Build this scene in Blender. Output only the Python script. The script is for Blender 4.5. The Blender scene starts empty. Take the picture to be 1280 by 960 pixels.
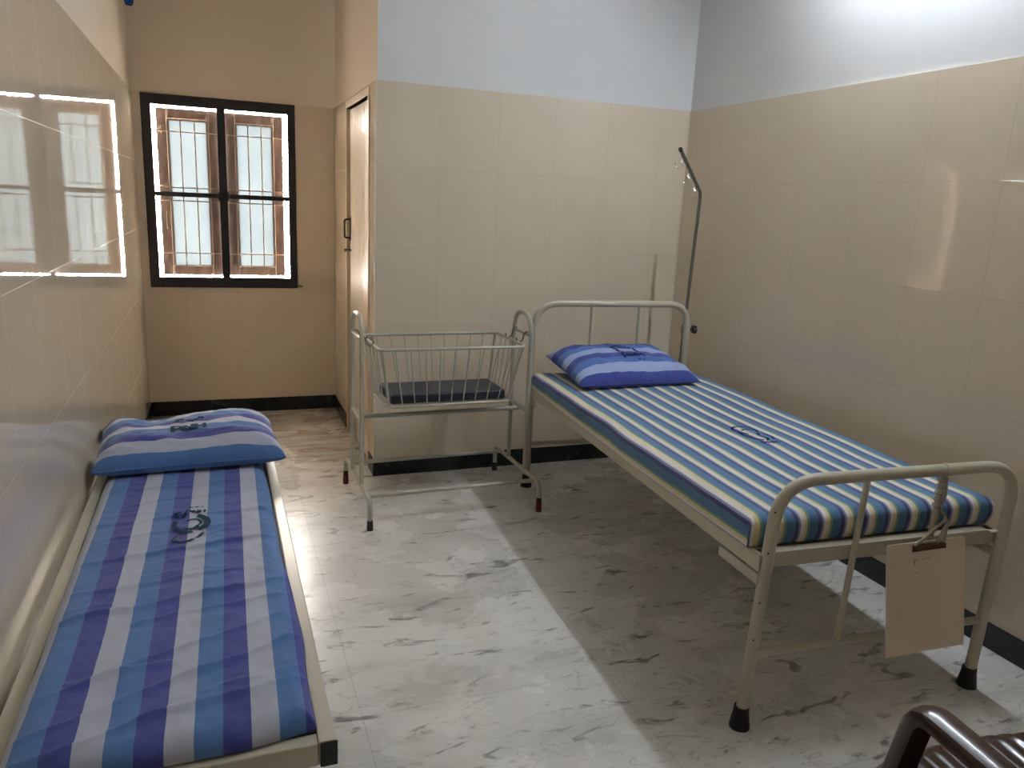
import bpy, math, random
from mathutils import Vector, Matrix, noise
random.seed(4)
SC = bpy.context.scene
COL = SC.collection
V = Vector

# ------------------------------------------------------------------ camera
CX, CY, CZ = 0.4547, -4.0747, 1.5138
YAW, PITCH, ROLL, FPX = 0.369347, -0.228547, 0.047021, 964.943
cam_d = bpy.data.cameras.new('camera'); cam = bpy.data.objects.new('camera', cam_d); COL.objects.link(cam)
fw = V((math.sin(YAW)*math.cos(PITCH), math.cos(YAW)*math.cos(PITCH), math.sin(PITCH)))
rt = V((math.cos(YAW), -math.sin(YAW), 0)); up = rt.cross(fw)
r2 = rt*math.cos(ROLL)+up*math.sin(ROLL); u2 = up*math.cos(ROLL)-rt*math.sin(ROLL)
m = Matrix((r2, u2, -fw)).transposed().to_4x4(); m.translation = V((CX, CY, CZ))
cam.matrix_world = m
cam_d.sensor_width = 36; cam_d.lens = FPX/1280*36; cam_d.clip_start = .05
SC.camera = cam

# ------------------------------------------------------------------ light and exposure
SC.view_settings.view_transform = 'Standard'; SC.view_settings.look = 'None'
SC.view_settings.gamma = 1; SC.view_settings.use_curve_mapping = False
SC.view_settings.exposure = 1.8
SKY_STRENGTH = 58.0
SKY_COLOR = (1.0, .92, .82, 1)
TUBE_STRENGTH = 58.0
TUBE_COLOR = (.84, .92, 1.0, 1)
wd = bpy.data.worlds.new('daylight'); SC.world = wd; wd.use_nodes = True
bg = wd.node_tree.nodes['Background']; bg.inputs[0].default_value = SKY_COLOR; bg.inputs[1].default_value = SKY_STRENGTH

pd = bpy.data.lights.new('window_daylight_portal', 'AREA'); pd.shape = 'RECTANGLE'; pd.size = .9; pd.size_y = 1.2; pd.cycles.is_portal = True
po = bpy.data.objects.new('window_daylight_portal', pd); COL.objects.link(po); po.location = (.512, 1.69, 1.48); po.rotation_euler = (-math.pi/2, 0, 0)

# ------------------------------------------------------------------ room constants (metres)
H = 2.087      # top of the wall tiles
YW = 1.4966    # window wall
XC = 1.2306    # wall with the door
XR = 3.0638    # right wall
HB = .0985
CEIL = 3.0
YN = -5.3      # wall behind the camera
T = .2

# ------------------------------------------------------------------ material helpers
def s2l(c):
    return tuple(((x/255)/12.92 if x/255 <= .04045 else ((x/255+.055)/1.055)**2.4) for x in c)+(1,)
def mat(name, rgb=(200,200,200), rough=.5, metal=0, spec=.5, coat=0):
    m = bpy.data.materials.new(name); m.use_nodes = True
    b = m.node_tree.nodes['Principled BSDF']
    b.inputs['Base Color'].default_value = s2l(rgb); b.inputs['Roughness'].default_value = rough
    b.inputs['Metallic'].default_value = metal; b.inputs['Specular IOR Level'].default_value = spec
    b.inputs['Coat Weight'].default_value = coat
    return m
class N:
    """small node building helper"""
    def __init__(s, m): s.t = m.node_tree; s.b = s.t.nodes['Principled BSDF']
    def n(s, typ, **kw):
        x = s.t.nodes.new(typ)
        for k, v in kw.items():
            if k.startswith('i_'):
                kk = k[2:]; x.inputs[int(kk) if kk.isdigit() else kk.replace('_', ' ')].default_value = v
            else: setattr(x, k, v)
        return x
    def l(s, a, b): s.t.links.new(a, b)
    def math(s, op, a, b=None, c=None):
        x = s.n('ShaderNodeMath', operation=op)
        for i, v in enumerate((a, b, c)):
            if v is None: continue
            if isinstance(v, (int, float)): x.inputs[i].default_value = v
            else: s.l(v, x.inputs[i])
        return x.outputs[0]
    def mix(s, f, a, b, typ='MIX'):
        x = s.n('ShaderNodeMix', data_type='RGBA', blend_type=typ)
        for i, v in ((0, f), (6, a), (7, b)):
            if isinstance(v, (int, float, tuple)): x.inputs[i].default_value = v
            else: s.l(v, x.inputs[i])
        return x.outputs[2]
    def smooth(s, f, a, b):
        x = s.n('ShaderNodeMapRange', interpolation_type='SMOOTHSTEP'); x.inputs['From Min'].default_value = a; x.inputs['From Max'].default_value = b
        s.l(f, x.inputs['Value']); return x.outputs['Result']
    def ramp(s, f, stops, interp='LINEAR'):
        x = s.n('ShaderNodeValToRGB'); x.color_ramp.interpolation = interp
        e = x.color_ramp.elements
        while len(e) < len(stops): e.new(.5)
        for k, (p, c) in enumerate(stops): e[k].position = p; e[k].color = c
        s.l(f, x.inputs[0]); return x.outputs[0]

def tile_mat(name, axis, pitch, phase, rough=.035, wave=.00012, embs=.000014):
    """cream glazed wall tiles; axis is the horizontal world axis of the wall"""
    m = mat(name, (208, 194, 168), rough, spec=.8); g = N(m)
    geo = g.n('ShaderNodeNewGeometry'); sep = g.n('ShaderNodeSeparateXYZ'); g.l(geo.outputs['Position'], sep.inputs[0])
    h = sep.outputs[axis]; z = sep.outputs[2]
    def joint(v, ph, p, w):
        a = g.math('DIVIDE', g.math('SUBTRACT', v, ph), p)
        f = g.math('ABSOLUTE', g.math('SUBTRACT', g.math('FRACT', g.math('ADD', a, .5)), .5))
        return g.math('LESS_THAN', g.math('MULTIPLY', f, p), w), g.math('FLOOR', a)
    jv, ci = joint(h, phase, pitch, .0011); jh, ri = joint(z, H, .413, .0011)
    j = g.math('MAXIMUM', jv, jh)
    comb = g.n('ShaderNodeCombineXYZ'); g.l(ci, comb.inputs[0]); g.l(ri, comb.inputs[1])
    wn = g.n('ShaderNodeTexWhiteNoise'); g.l(comb.outputs[0], wn.inputs[0])
    n1 = g.n('ShaderNodeTexNoise', i_Scale=3.0, i_Detail=3.0); g.l(geo.outputs['Position'], n1.inputs['Vector'])
    base = g.mix(n1.outputs[0], s2l((216, 201, 178)), s2l((224, 210, 189)))
    base = g.mix(g.math('MULTIPLY', wn.outputs[0], .12), base, s2l((204, 190, 168)))
    base = g.mix(g.math('MULTIPLY', j, .5), base, s2l((150, 138, 118)))
    g.l(base, g.b.inputs['Base Color'])
    # slight waviness of the glaze, fine embossed pattern, recessed joints
    mp = g.n('ShaderNodeMapping'); g.l(geo.outputs['Position'], mp.inputs[0]); mp.inputs['Scale'].default_value = (22, 22, 45)
    n2 = g.n('ShaderNodeTexNoise', i_Scale=1.0, i_Detail=1.0); g.l(mp.outputs[0], n2.inputs['Vector'])
    su = g.math('SINE', g.math('MULTIPLY', g.math('ADD', h, z), 420.0)); sv = g.math('SINE', g.math('MULTIPLY', g.math('SUBTRACT', h, z), 420.0))
    emb = g.math('MULTIPLY', g.math('MULTIPLY', su, sv), embs)
    ht = g.math('ADD', g.math('MULTIPLY', n2.outputs[0], wave), emb)
    ht = g.math('SUBTRACT', ht, g.math('MULTIPLY', j, .0006))
    bp = g.n('ShaderNodeBump', i_Strength=.55, i_Distance=1.0); g.l(ht, bp.inputs['Height']); g.l(bp.outputs[0], g.b.inputs['Normal'])
    g.l(g.math('ADD', g.math('MULTIPLY', j, .4), rough), g.b.inputs['Roughness'])
    return m
TILE_X = tile_mat('wall_tiles_x', 0, .327, 1.564)
TILE_Y = tile_mat('wall_tiles_right', 1, .343, -1.012)
TILE_L = tile_mat('wall_tiles_left', 1, .33, -1.39, .012, .00013, .000006)

def paint_mat(name, rgb):
    m = mat(name, rgb, .7, spec=.25); g = N(m)
    geo = g.n('ShaderNodeNewGeometry')
    n = g.n('ShaderNodeTexNoise', i_Scale=2.2, i_Detail=5.0); g.l(geo.outputs['Position'], n.inputs['Vector'])
    g.l(g.mix(n.outputs[0], s2l(tuple(x-7 for x in rgb)), s2l(tuple(x+4 for x in rgb))), g.b.inputs['Base Color'])
    n2 = g.n('ShaderNodeTexNoise', i_Scale=60.0, i_Detail=3.0); g.l(geo.outputs['Position'], n2.inputs['Vector'])
    bp = g.n('ShaderNodeBump', i_Strength=.25, i_Distance=.002); g.l(n2.outputs[0], bp.inputs['Height']); g.l(bp.outputs[0], g.b.inputs['Normal'])
    return m
PAINT = paint_mat('white_wall_paint', (222, 222, 222))
PAINT_WARMLIT = paint_mat('wall_paint_warm_light', (224, 212, 196))  # warm light of the window recess tinted into the upper wall colour

def marble_dark():
    m = mat('dark_green_marble', (26, 32, 30), .18); g = N(m)
    geo = g.n('ShaderNodeNewGeometry')
    n = g.n('ShaderNodeTexNoise', i_Scale=9.0, i_Detail=8.0, i_Distortion=1.2); g.l(geo.outputs['Position'], n.inputs['Vector'])
    g.l(g.ramp(n.outputs[0], [(0, s2l((16, 22, 22))), (.6, s2l((26, 34, 32))), (.75, s2l((60, 74, 68))), (1, s2l((80, 92, 86)))]), g.b.inputs['Base Color'])
    return m
SKIRT = marble_dark()

def floor_mat():
    m = mat('white_marble_floor', (190, 187, 180), .22); g = N(m)
    geo = g.n('ShaderNodeNewGeometry'); P = geo.outputs['Position']
    sep = g.n('ShaderNodeSeparateXYZ'); g.l(P, sep.inputs[0])
    X, Y = sep.outputs[0], sep.outputs[1]
    n1 = g.n('ShaderNodeTexNoise', i_Scale=1.5, i_Detail=6.0, i_Roughness=.6); g.l(P, n1.inputs['Vector'])
    base = g.mix(g.smooth(n1.outputs[0], .2, .8), s2l((202, 199, 192)), s2l((232, 230, 226)))
    # soft wide grey clouds
    mp = g.n('ShaderNodeMapping'); g.l(P, mp.inputs[0]); mp.inputs['Scale'].default_value = (1.6, 3.6, 1); mp.inputs['Rotation'].default_value = (0, 0, .12)
    n2 = g.n('ShaderNodeTexNoise', i_Scale=1.3, i_Detail=7.0, i_Roughness=.62, i_Distortion=.0); g.l(mp.outputs[0], n2.inputs['Vector'])
    f2 = g.smooth(n2.outputs[0], .42, .80)
    base = g.mix(g.math('MULTIPLY', f2, .6), base, s2l((158, 155, 148)))
    # small dark grey flecks lying along x
    mp3 = g.n('ShaderNodeMapping'); g.l(P, mp3.inputs[0]); mp3.inputs['Scale'].default_value = (3.6, 9.5, 1); mp3.inputs['Rotation'].default_value = (0, 0, -.10)
    n3 = g.n('ShaderNodeTexNoise', i_Scale=1.5, i_Detail=5.0, i_Roughness=.58, i_Distortion=.9); g.l(mp3.outputs[0], n3.inputs['Vector'])
    f3 = g.smooth(n3.outputs[0], .585, .69)
    base = g.mix(g.math('MULTIPLY', f3, .72), base, s2l((84, 84, 80)))
    mp6 = g.n('ShaderNodeMapping'); g.l(P, mp6.inputs[0]); mp6.inputs['Scale'].default_value = (8.5, 21, 1); mp6.inputs['Rotation'].default_value = (0, 0, -.16); mp6.inputs['Location'].default_value = (3.1, 1.7, 0)
    n6 = g.n('ShaderNodeTexNoise', i_Scale=1.3, i_Detail=4.0, i_Roughness=.55, i_Distortion=.5); g.l(mp6.outputs[0], n6.inputs['Vector'])
    near3 = g.smooth(n3.outputs[0], .48, .62)
    base = g.mix(g.math('MULTIPLY', g.math('MULTIPLY', g.smooth(n6.outputs[0], .56, .68), near3), .6), base, s2l((92, 90, 84)))
    # hairline veins
    mp4 = g.n('ShaderNodeMapping'); g.l(P, mp4.inputs[0]); mp4.inputs['Scale'].default_value = (1.4, 4.2, 1); mp4.inputs['Rotation'].default_value = (0, 0, .2)
    n4 = g.n('ShaderNodeTexNoise', i_Scale=1.4, i_Detail=6.0, i_Roughness=.55, i_Distortion=.8); g.l(mp4.outputs[0], n4.inputs['Vector'])
    v = g.math('ABSOLUTE', g.math('SUBTRACT', n4.outputs[0], .5))
    fv = g.math('MULTIPLY', g.math('LESS_THAN', v, .004), .30)
    base = g.mix(fv, base, s2l((104, 98, 90)))
    # rust and dirt worn into the floor in the window recess
    st = g.ramp(g.math('ADD', Y, g.math('MULTIPLY', n2.outputs[0], .8)), [(0.0, (0, 0, 0, 1)), (1.0, (1, 1, 1, 1))])
    mp5 = g.n('ShaderNodeMapping'); g.l(P, mp5.inputs[0]); mp5.inputs['Scale'].default_value = (2.0, 9.0, 1)
    n5 = g.n('ShaderNodeTexNoise', i_Scale=1.6, i_Detail=8.0, i_Roughness=.65, i_Distortion=.6); g.l(mp5.outputs[0], n5.inputs['Vector'])
    f5 = g.ramp(n5.outputs[0], [(.42, (0, 0, 0, 1)), (.62, (1, 1, 1, 1))])
    base = g.mix(g.math('MULTIPLY', g.math('MULTIPLY', st, f5), .6), base, s2l((128, 92, 60)))
    base = g.mix(g.math('MULTIPLY', st, .25), base, s2l((165, 140, 110)))
    def joint(v, ph, p):
        a = g.math('DIVIDE', g.math('SUBTRACT', v, ph), p)
        f = g.math('ABSOLUTE', g.math('SUBTRACT', g.math('FRACT', g.math('ADD', a, .5)), .5))
        return g.math('LESS_THAN', g.math('MULTIPLY', f, p), .0013)
    j = g.math('MAXIMUM', joint(X, 1.62, .81), joint(Y, -2.045, .61))
    base = g.mix(g.math('MULTIPLY', j, .35), base, s2l((112, 106, 96)))
    g.l(base, g.b.inputs['Base Color'])
    rr = g.math('ADD', g.math('MULTIPLY', n1.outputs[0], .2), .17); g.l(rr, g.b.inputs['Roughness'])
    return m
FLOOR = floor_mat()

def worn_metal(name, rgb, rust=.5, rough=.33):
    m = mat(name, rgb, rough); g = N(m)
    tc = g.n('ShaderNodeNewGeometry')
    n = g.n('ShaderNodeTexNoise', i_Scale=26.0, i_Detail=6.0, i_Roughness=.6); g.l(tc.outputs['Position'], n.inputs['Vector'])
    f = g.ramp(n.outputs[0], [(.69, (0, 0, 0, 1)), (.72, (1, 1, 1, 1))])
    n2 = g.n('ShaderNodeTexNoise', i_Scale=4.0, i_Detail=2.0); g.l(tc.outputs['Position'], n2.inputs['Vector'])
    b = g.mix(n2.outputs[0], s2l(tuple(x-8 for x in rgb)), s2l(tuple(min(255, x+8) for x in rgb)))
    g.l(g.mix(g.math('MULTIPLY', f, rust), b, s2l((92, 74, 56))), g.b.inputs['Base Color'])
    return m
CREAM = worn_metal('cream_enamel', (186, 178, 158), .5)
COTM = worn_metal('grey_cream_enamel', (178, 174, 158), .4)
RAILM = worn_metal('brushed_cream_rail', (188, 182, 164), .25, .28)
STEEL = mat('dull_steel', (132, 126, 118), .34, metal=.85)
CHROME = mat('bright_steel', (190, 188, 182), .22, metal=1)
BLACKP = mat('black_rubber', (20, 20, 20), .5)
REDP = mat('dark_red_cap', (96, 22, 20), .45)
DARKW = mat('dark_window_paint', (30, 27, 30), .42)
BRONZE = mat('brown_clip_metal', (92, 68, 50), .35, metal=.7)

def shutter_mat():
    m = mat('worn_brown_shutter', (128, 96, 84), .55); g = N(m)
    geo = g.n('ShaderNodeNewGeometry')
    mp = g.n('ShaderNodeMapping'); g.l(geo.outputs['Position'], mp.inputs[0]); mp.inputs['Scale'].default_value = (14, 14, 4)
    n = g.n('ShaderNodeTexNoise', i_Scale=2.0, i_Detail=6.0); g.l(mp.outputs[0], n.inputs['Vector'])
    g.l(g.ramp(n.outputs[0], [(.3, s2l((112, 96, 90))), (.55, s2l((134, 117, 110))), (.75, s2l((154, 138, 130)))]), g.b.inputs['Base Color'])
    return m
SHUT = shutter_mat()

def pane_mat():
    m = bpy.data.materials.new('frosted_pane'); m.use_nodes = True; t = m.node_tree
    for n in list(t.nodes): t.nodes.remove(n)
    o = t.nodes.new('ShaderNodeOutputMaterial'); tr = t.nodes.new('ShaderNodeBsdfTranslucent'); gl = t.nodes.new('ShaderNodeBsdfGlossy')
    mx = t.nodes.new('ShaderNodeMixShader'); mx.inputs[0].default_value = .06
    geo = t.nodes.new('ShaderNodeNewGeometry'); n = t.nodes.new('ShaderNodeTexNoise'); n.inputs['Scale'].default_value = 3.0
    t.links.new(geo.outputs['Position'], n.inputs['Vector'])
    r = t.nodes.new('ShaderNodeValToRGB'); r.color_ramp.elements[0].position = .3; r.color_ramp.elements[1].position = .7
    r.color_ramp.elements[0].color = (.064, .0715, .0765, 1); r.color_ramp.elements[1].color = (.071, .078, .083, 1)
    t.links.new(n.outputs[0], r.inputs[0]); t.links.new(r.outputs[0], tr.inputs[0])
    gl.inputs['Roughness'].default_value = .3
    t.links.new(tr.outputs[0], mx.inputs[1]); t.links.new(gl.outputs[0], mx.inputs[2]); t.links.new(mx.outputs[0], o.inputs[0])
    return m
PANE = pane_mat()
DOORP = mat('cream_door_panel', (218, 204, 184), .32)
DOORF = mat('cream_door_frame', (206, 188, 160), .4)
NAVY = mat('navy_rexine', (34, 38, 54), .42)

def cloth(name, stops, rough=.85, coordscale=1.0, weave=.12):
    """striped cotton; stripes repeat over UV.x in [0,1); stops = [(pos, rgb)]"""
    m = mat(name, (128, 128, 128), rough, spec=.2); g = N(m)
    uv = g.n('ShaderNodeUVMap'); sep = g.n('ShaderNodeSeparateXYZ'); g.l(uv.outputs[0], sep.inputs[0])
    f = g.math('FRACT', sep.outputs[0])
    c = g.ramp(f, [(p, s2l(k)) for p, k in stops], 'CONSTANT')
    geo = g.n('ShaderNodeNewGeometry')
    n = g.n('ShaderNodeTexNoise', i_Scale=40.0, i_Detail=4.0); g.l(geo.outputs['Position'], n.inputs['Vector'])
    n2 = g.n('ShaderNodeTexNoise', i_Scale=900.0, i_Detail=1.0); g.l(geo.outputs['Position'], n2.inputs['Vector'])
    c = g.mix(g.math('MULTIPLY', n.outputs[0], weave), c, s2l((190, 190, 200)))
    g.l(c, g.b.inputs['Base Color'])
    bp = g.n('ShaderNodeBump', i_Strength=.3, i_Distance=.0006); g.l(n2.outputs[0], bp.inputs['Height'])
    bp2 = g.n('ShaderNodeBump', i_Strength=.35, i_Distance=.004); g.l(n.outputs[0], bp2.inputs['Height']); g.l(bp.outputs[0], bp2.inputs['Normal'])
    g.l(bp2.outputs[0], g.b.inputs['Normal'])
    g.b.inputs['Sheen Weight'].default_value = .15
    return m
GREY, BLUE, INDI = (176, 180, 196), (70, 112, 168), (54, 62, 142)
SHEET_L = cloth('wide_blue_stripe_cotton', [(0, GREY), (.3333, BLUE), (.6666, INDI)])
PIL_L = cloth('pillow_blue_stripe_cotton', [(0, BLUE), (.3333, GREY), (.6666, INDI)])
PIL_R = cloth('pillow_bright_stripe_cotton', [(0, (42, 58, 140)), (.34, (150, 166, 204)), (.66, (62, 102, 170))])
SHEET_R = cloth('narrow_multi_stripe_cotton',
    [(0, (216, 210, 204)), (.15, (214, 194, 152)), (.29, (112, 148, 122)), (.40, (72, 112, 150)), (.76, (62, 66, 112)), (.91, (128, 130, 168))], weave=.08)
INK = mat('dark_green_ink', (30, 58, 82), .8, spec=.1)
INK2 = mat('blue_black_ink', (24, 40, 96), .8, spec=.1)

# ------------------------------------------------------------------ mesh helpers
class MB:
    def __init__(s): s.v = []; s.f = []; s.mi = []; s.uv = {}
    def add(s, vs, fs, mi=0):
        o = len(s.v); s.v += [V(p) for p in vs]
        for f in fs: s.f.append(tuple(i+o for i in f)); s.mi.append(mi)
        return o
    def box(s, a, b, mi=0, M=None):
        x0, y0, z0 = a; x1, y1, z1 = b
        vs = [V(p) for p in ((x0,y0,z0),(x1,y0,z0),(x1,y1,z0),(x0,y1,z0),(x0,y0,z1),(x1,y0,z1),(x1,y1,z1),(x0,y1,z1))]
        if M is not None: vs = [M @ p for p in vs]
        s.add(vs, [(0,3,2,1),(4,5,6,7),(0,1,5,4),(1,2,6,5),(2,3,7,6),(3,0,4,7)], mi)
    def tube(s, pts, r, n=12, mi=0, closed=False, cap=True):
        pts = [V(p) for p in pts]; k = len(pts)
        rr = r if isinstance(r, (list, tuple)) else [r]*k
        tg = []
        for i in range(k):
            if closed: d = pts[(i+1) % k]-pts[i-1]
            else: d = pts[min(i+1, k-1)]-pts[max(i-1, 0)]
            tg.append(d.normalized())
        a = V((0, 0, 1)) if abs(tg[0].z) < .9 else V((1, 0, 0))
        nrm = (a-tg[0]*a.dot(tg[0])).normalized(); rings = []
        vs = []
        for i in range(k):
            nrm = (nrm-tg[i]*nrm.dot(tg[i])).normalized(); bn = tg[i].cross(nrm)
            for j in range(n):
                t = 2*math.pi*j/n; vs.append(pts[i]+(nrm*math.cos(t)+bn*math.sin(t))*rr[i])
        fs = []
        for i in range(k if closed else k-1):
            i2 = (i+1) % k
            for j in range(n): fs.append((i*n+j, i*n+(j+1) % n, i2*n+(j+1) % n, i2*n+j))
        if cap and not closed:
            fs.append(tuple(range(n))[::-1]); fs.append(tuple((k-1)*n+j for j in range(n)))
        s.add(vs, fs, mi)
    def build(s, name, mats, parent=None, smooth=True, bevel=0, local=None, uvs=None, weld=False):
        me = bpy.data.meshes.new(name)
        me.from_pydata([tuple(p) for p in s.v], [], s.f)
        if not isinstance(mats, (list, tuple)): mats = [mats]
        for m_ in mats: me.materials.append(m_)
        for p, mi in zip(me.polygons, s.mi): p.material_index = mi
        if uvs is not None:
            l = me.uv_layers.new(name='UVMap')
            for lp in me.loops: l.data[lp.index].uv = uvs[lp.vertex_index]
        me.update()
        if smooth:
            for p in me.polygons: p.use_smooth = True
            try: me.set_sharp_from_angle(angle=math.radians(40))
            except Exception: pass
        o = bpy.data.objects.new(name, me); COL.objects.link(o)
        if parent: o.parent = parent
        if bevel:
            b = o.modifiers.new('bevel', 'BEVEL'); b.width = bevel; b.segments = 2; b.limit_method = 'ANGLE'
        return o
def rounded(pts, rad, seg=8):
    """polyline with its inner corners rounded"""
    pts = [V(p) for p in pts]; out = [pts[0]]
    for i in range(1, len(pts)-1):
        a, b, c = pts[i-1], pts[i], pts[i+1]
        d1 = (a-b).normalized(); d2 = (c-b).normalized()
        ang = d1.angle(d2); L = min(rad/math.tan(ang/2), (a-b).length*.49, (c-b).length*.49)
        p, q = b+d1*L, b+d2*L
        for k in range(seg+1):
            t = k/seg; out.append((p*(1-t)+b*t)*(1-t)+(b*(1-t)+q*t)*t)
        # quadratic blend close to an arc
    out.append(pts[-1]); return out
def empty(name, loc, rz=0):
    o = bpy.data.objects.new(name, None); o.location = loc; o.rotation_euler = (0, 0, rz); o.empty_display_size = .1
    COL.objects.link(o); return o
def tag(o, label, cat, group=None):
    o['label'] = label; o['category'] = cat
    if group: o['group'] = group
    return o
def struct(o): o['kind'] = 'structure'; return o

# ------------------------------------------------------------------ room shell
def wall(name, boxes, tile, paint=PAINT):
    b = MB()
    for a, c, mi in boxes: b.box(a, c, mi)
    return struct(b.build(name, [paint, tile], smooth=False))
L = .010  # the tiles stand proud of the paint above
wall('wall_left', [((-T, YN-T, 0), (-L, YW+T, CEIL), 0), ((-L, YN, 0), (0, YW, H), 1)], TILE_L, PAINT_WARMLIT)
wall('wall_right', [((XR+L, YN-T, 0), (XR+T, T, CEIL), 0), ((XR, YN, 0), (XR+L, 0, H), 1)], TILE_Y)
# block between the window recess and the cot: door side and cot side
wall('wall_cot_side', [((XC+L, L, H), (XR+L, L+.003, CEIL), 0), ((XC+T, L+.003, 0), (XR+L, T, CEIL), 0), ((XC+.12, 0, 0), (XR, L, H), 1)], TILE_X)
DY0, DY1, DZ = .18, .95, 2.035   # door opening in the x = XC wall
wall('wall_door_side', [((XC+L, L+.003, DZ), (XC+T, YW, CEIL), 0), ((XC+L, DY1, 0), (XC+T, YW, DZ), 0), ((XC+L, L+.003, 0), (XC+T, DY0, DZ), 0),
     ((XC, DY1, 0), (XC+L, YW, H), 1), ((XC, DY0, DZ), (XC+L, DY1, H), 1), ((XC, 0, 0), (XC+.12, L, H), 1), ((XC, L, 0), (XC+L, DY0, H), 1)], TILE_Y, PAINT_WARMLIT)
WX0, WX1, WZ0, WZ1 = .066, .958, .895, 2.07
y0, y1 = YW+L, YW+T
wall('wall_far', [((-T, y0, 0), (WX0, y1, CEIL), 0), ((WX1, y0, 0), (XC+T, y1, CEIL), 0), ((WX0, y0, WZ1), (WX1, y1, CEIL), 0), ((WX0, y0, 0), (WX1, y1, WZ0), 0),
     ((0, YW, 0), (WX0, y0, H), 1), ((WX1, YW, 0), (XC, y0, H), 1), ((WX0, YW, WZ1), (WX1, y0, H), 1), ((WX0, YW, 0), (WX1, y0, WZ0), 1)], TILE_X, PAINT_WARMLIT)
wall('wall_near', [((-T, YN-T, 0), (XR+T, YN-L, CEIL), 0), ((0, YN-L, 0), (XR, YN, H), 1)], TILE_X)
b = MB(); b.box((-T, YN-T, -.1), (XR+T, YW+T, 0)); struct(b.build('floor', FLOOR, smooth=False))
b = MB(); b.box((-T, YN-T, CEIL), (XR+T, YW+T, CEIL+.1)); struct(b.build('ceiling', PAINT, smooth=False))
def skirt(name, a, c):
    b = MB(); b.box(a, c); struct(b.build(name, SKIRT, smooth=False, bevel=.002))
s = .006
skirt('baseboard_left', (0, YN+s, 0), (s, YW-s, HB))
skirt('baseboard_far', (0, YW-s, 0), (XC, YW, HB))
skirt('baseboard_door_side', (XC-s, DY1+.03, 0), (XC, YW-s, HB))
skirt('baseboard_cot_side', (XC-s, -s, 0), (XR-s, 0, HB))
skirt('baseboard_corner', (XC-s, 0, 0), (XC, DY0-.03, HB))
skirt('baseboard_right', (XR-s, YN+s, 0), (XR, 0, HB))
skirt('baseboard_near', (0, YN, 0), (XR, YN+s, HB))
# pale edge strips on the outside and inside tile corners
EDGE = mat('pale_edge_strip', (214, 204, 182), .55, spec=.2)
b = MB(); b.box((XC-.003, -.003, HB), (XC+.009, .009, H)); struct(b.build('trim_1', EDGE, smooth=False, bevel=.002))
b = MB(); b.box((XR-.009, -.004, HB), (XR-.0005, -.0005, H)); struct(b.build('trim_2', EDGE, smooth=False, bevel=.001))

# ------------------------------------------------------------------ window
win = struct(empty('window_1', (0.51, YW, .877)))
def wb(name, boxes, m_, parent=win, bevel=.003, smooth=False):
    b = MB()
    for a, c in boxes:
        b.box(V(a)-win.location, V(c)-win.location)
    return b.build(name, m_, parent, smooth, bevel)
FX0, FX1, FZ0, FZ1 = .045, .975, .877, 2.085
IX0, IX1, IZ0, IZ1 = .102, .926, .944, 2.022
yf0, yf1 = YW-.012, YW+.045
wb('window_frame', [((FX0, yf0, FZ0), (IX0, yf1, FZ1)), ((IX1, yf0, FZ0), (FX1, yf1, FZ1)), ((IX0, yf0, IZ1), (IX1, yf1, FZ1)), ((IX0, yf0, FZ0), (IX1, yf1, IZ0))], DARKW)
wb('mullion', [((.488, yf0+.004, IZ0), (.538, yf1, IZ1))], DARKW)
wb('transom', [((IX0, yf0+.008, 1.463), (.488, yf1, 1.492)), ((.538, yf0+.008, 1.463), (IX1, yf1, 1.492))], DARKW)
b = MB()
for k, (r_, yy) in enumerate(((.040, yf0-.004), (.028, yf0-.014))):
    c = V((.513, yy, 1.478))-win.location
    b.tube([c, c+V((0, .012, 0))], r_, 24)
b.build('mullion_boss', DARKW, win, bevel=.002)
b = MB(); yg = YW+.026
def bar(p, q, r_=.0038): b.tube([V(p)-win.location, V(q)-win.location], r_, 8)
for xs in ((.19, .268, .352, .435), (.595, .677, .76, .835)):
    lo, hi = (IX0, .488) if xs[0] < .5 else (.538, IX1)
    for k, x in enumerate(xs):
        if k in (0, 3): bar((x, yg, IZ0), (x, yg, IZ1))
        else: bar((x, yg, 1.018), (x, yg, 1.945))
    for z in (1.867, 1.520, 1.437, 1.100): bar((lo, yg+.006, z), (hi, yg+.006, z))
    for z in (1.945, 1.018): bar((xs[0], yg+.006, z), (xs[3], yg+.006, z))
GRIL = mat('pale_window_bars', (176, 160, 148), .45)
b.build('security_bars', GRIL, win)
yl0, yl1 = YW+.058, YW+.088
for (x0, x1, gx0, gx1) in ((.124, .500, .200, .421), (.530, .899, .609, .825)):
    zt, zb, gz0, gz1 = 2.011, .953, 1.015, 1.938
    sh = wb('casement', [((x0, yl0, zb), (gx0, yl1, zt)), ((gx1, yl0, zb), (x1, yl1, zt)), ((gx0, yl0, gz1), (gx1, yl1, zt)), ((gx0, yl0, zb), (gx1, yl1, gz0))], SHUT)
    wb('pane', [((gx0-.004, yl0+.014, gz0-.004), (gx1+.004, yl0+.019, gz1+.004))], PANE, sh, 0)
    b = MB(); hx = x0+.04
    b.tube([V(p)-win.location for p in rounded([(hx, yl0, 1.36), (hx, yl0-.018, 1.36), (hx, yl0-.018, 1.26), (hx, yl0, 1.26)], .012, 5)], .005, 8)
    b.build('casement_handle', STEEL, sh)
    b = MB()
    for z in (1.87, 1.06): b.box(V((x0+.028, yl0-.006, z-.03))-win.location, V((x0+.05, yl0, z+.03))-win.location)
    b.build('hinge', STEEL, sh, False, .002)
b = MB(); b.tube([V((.974, YW-.004, .893))-win.location, V((.994, YW-.012, .893))-win.location, V((1.006, YW-.010, .888))-win.location], [.004, .004, .006], 8)
b.build('window_stay', STEEL, win)

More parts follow.
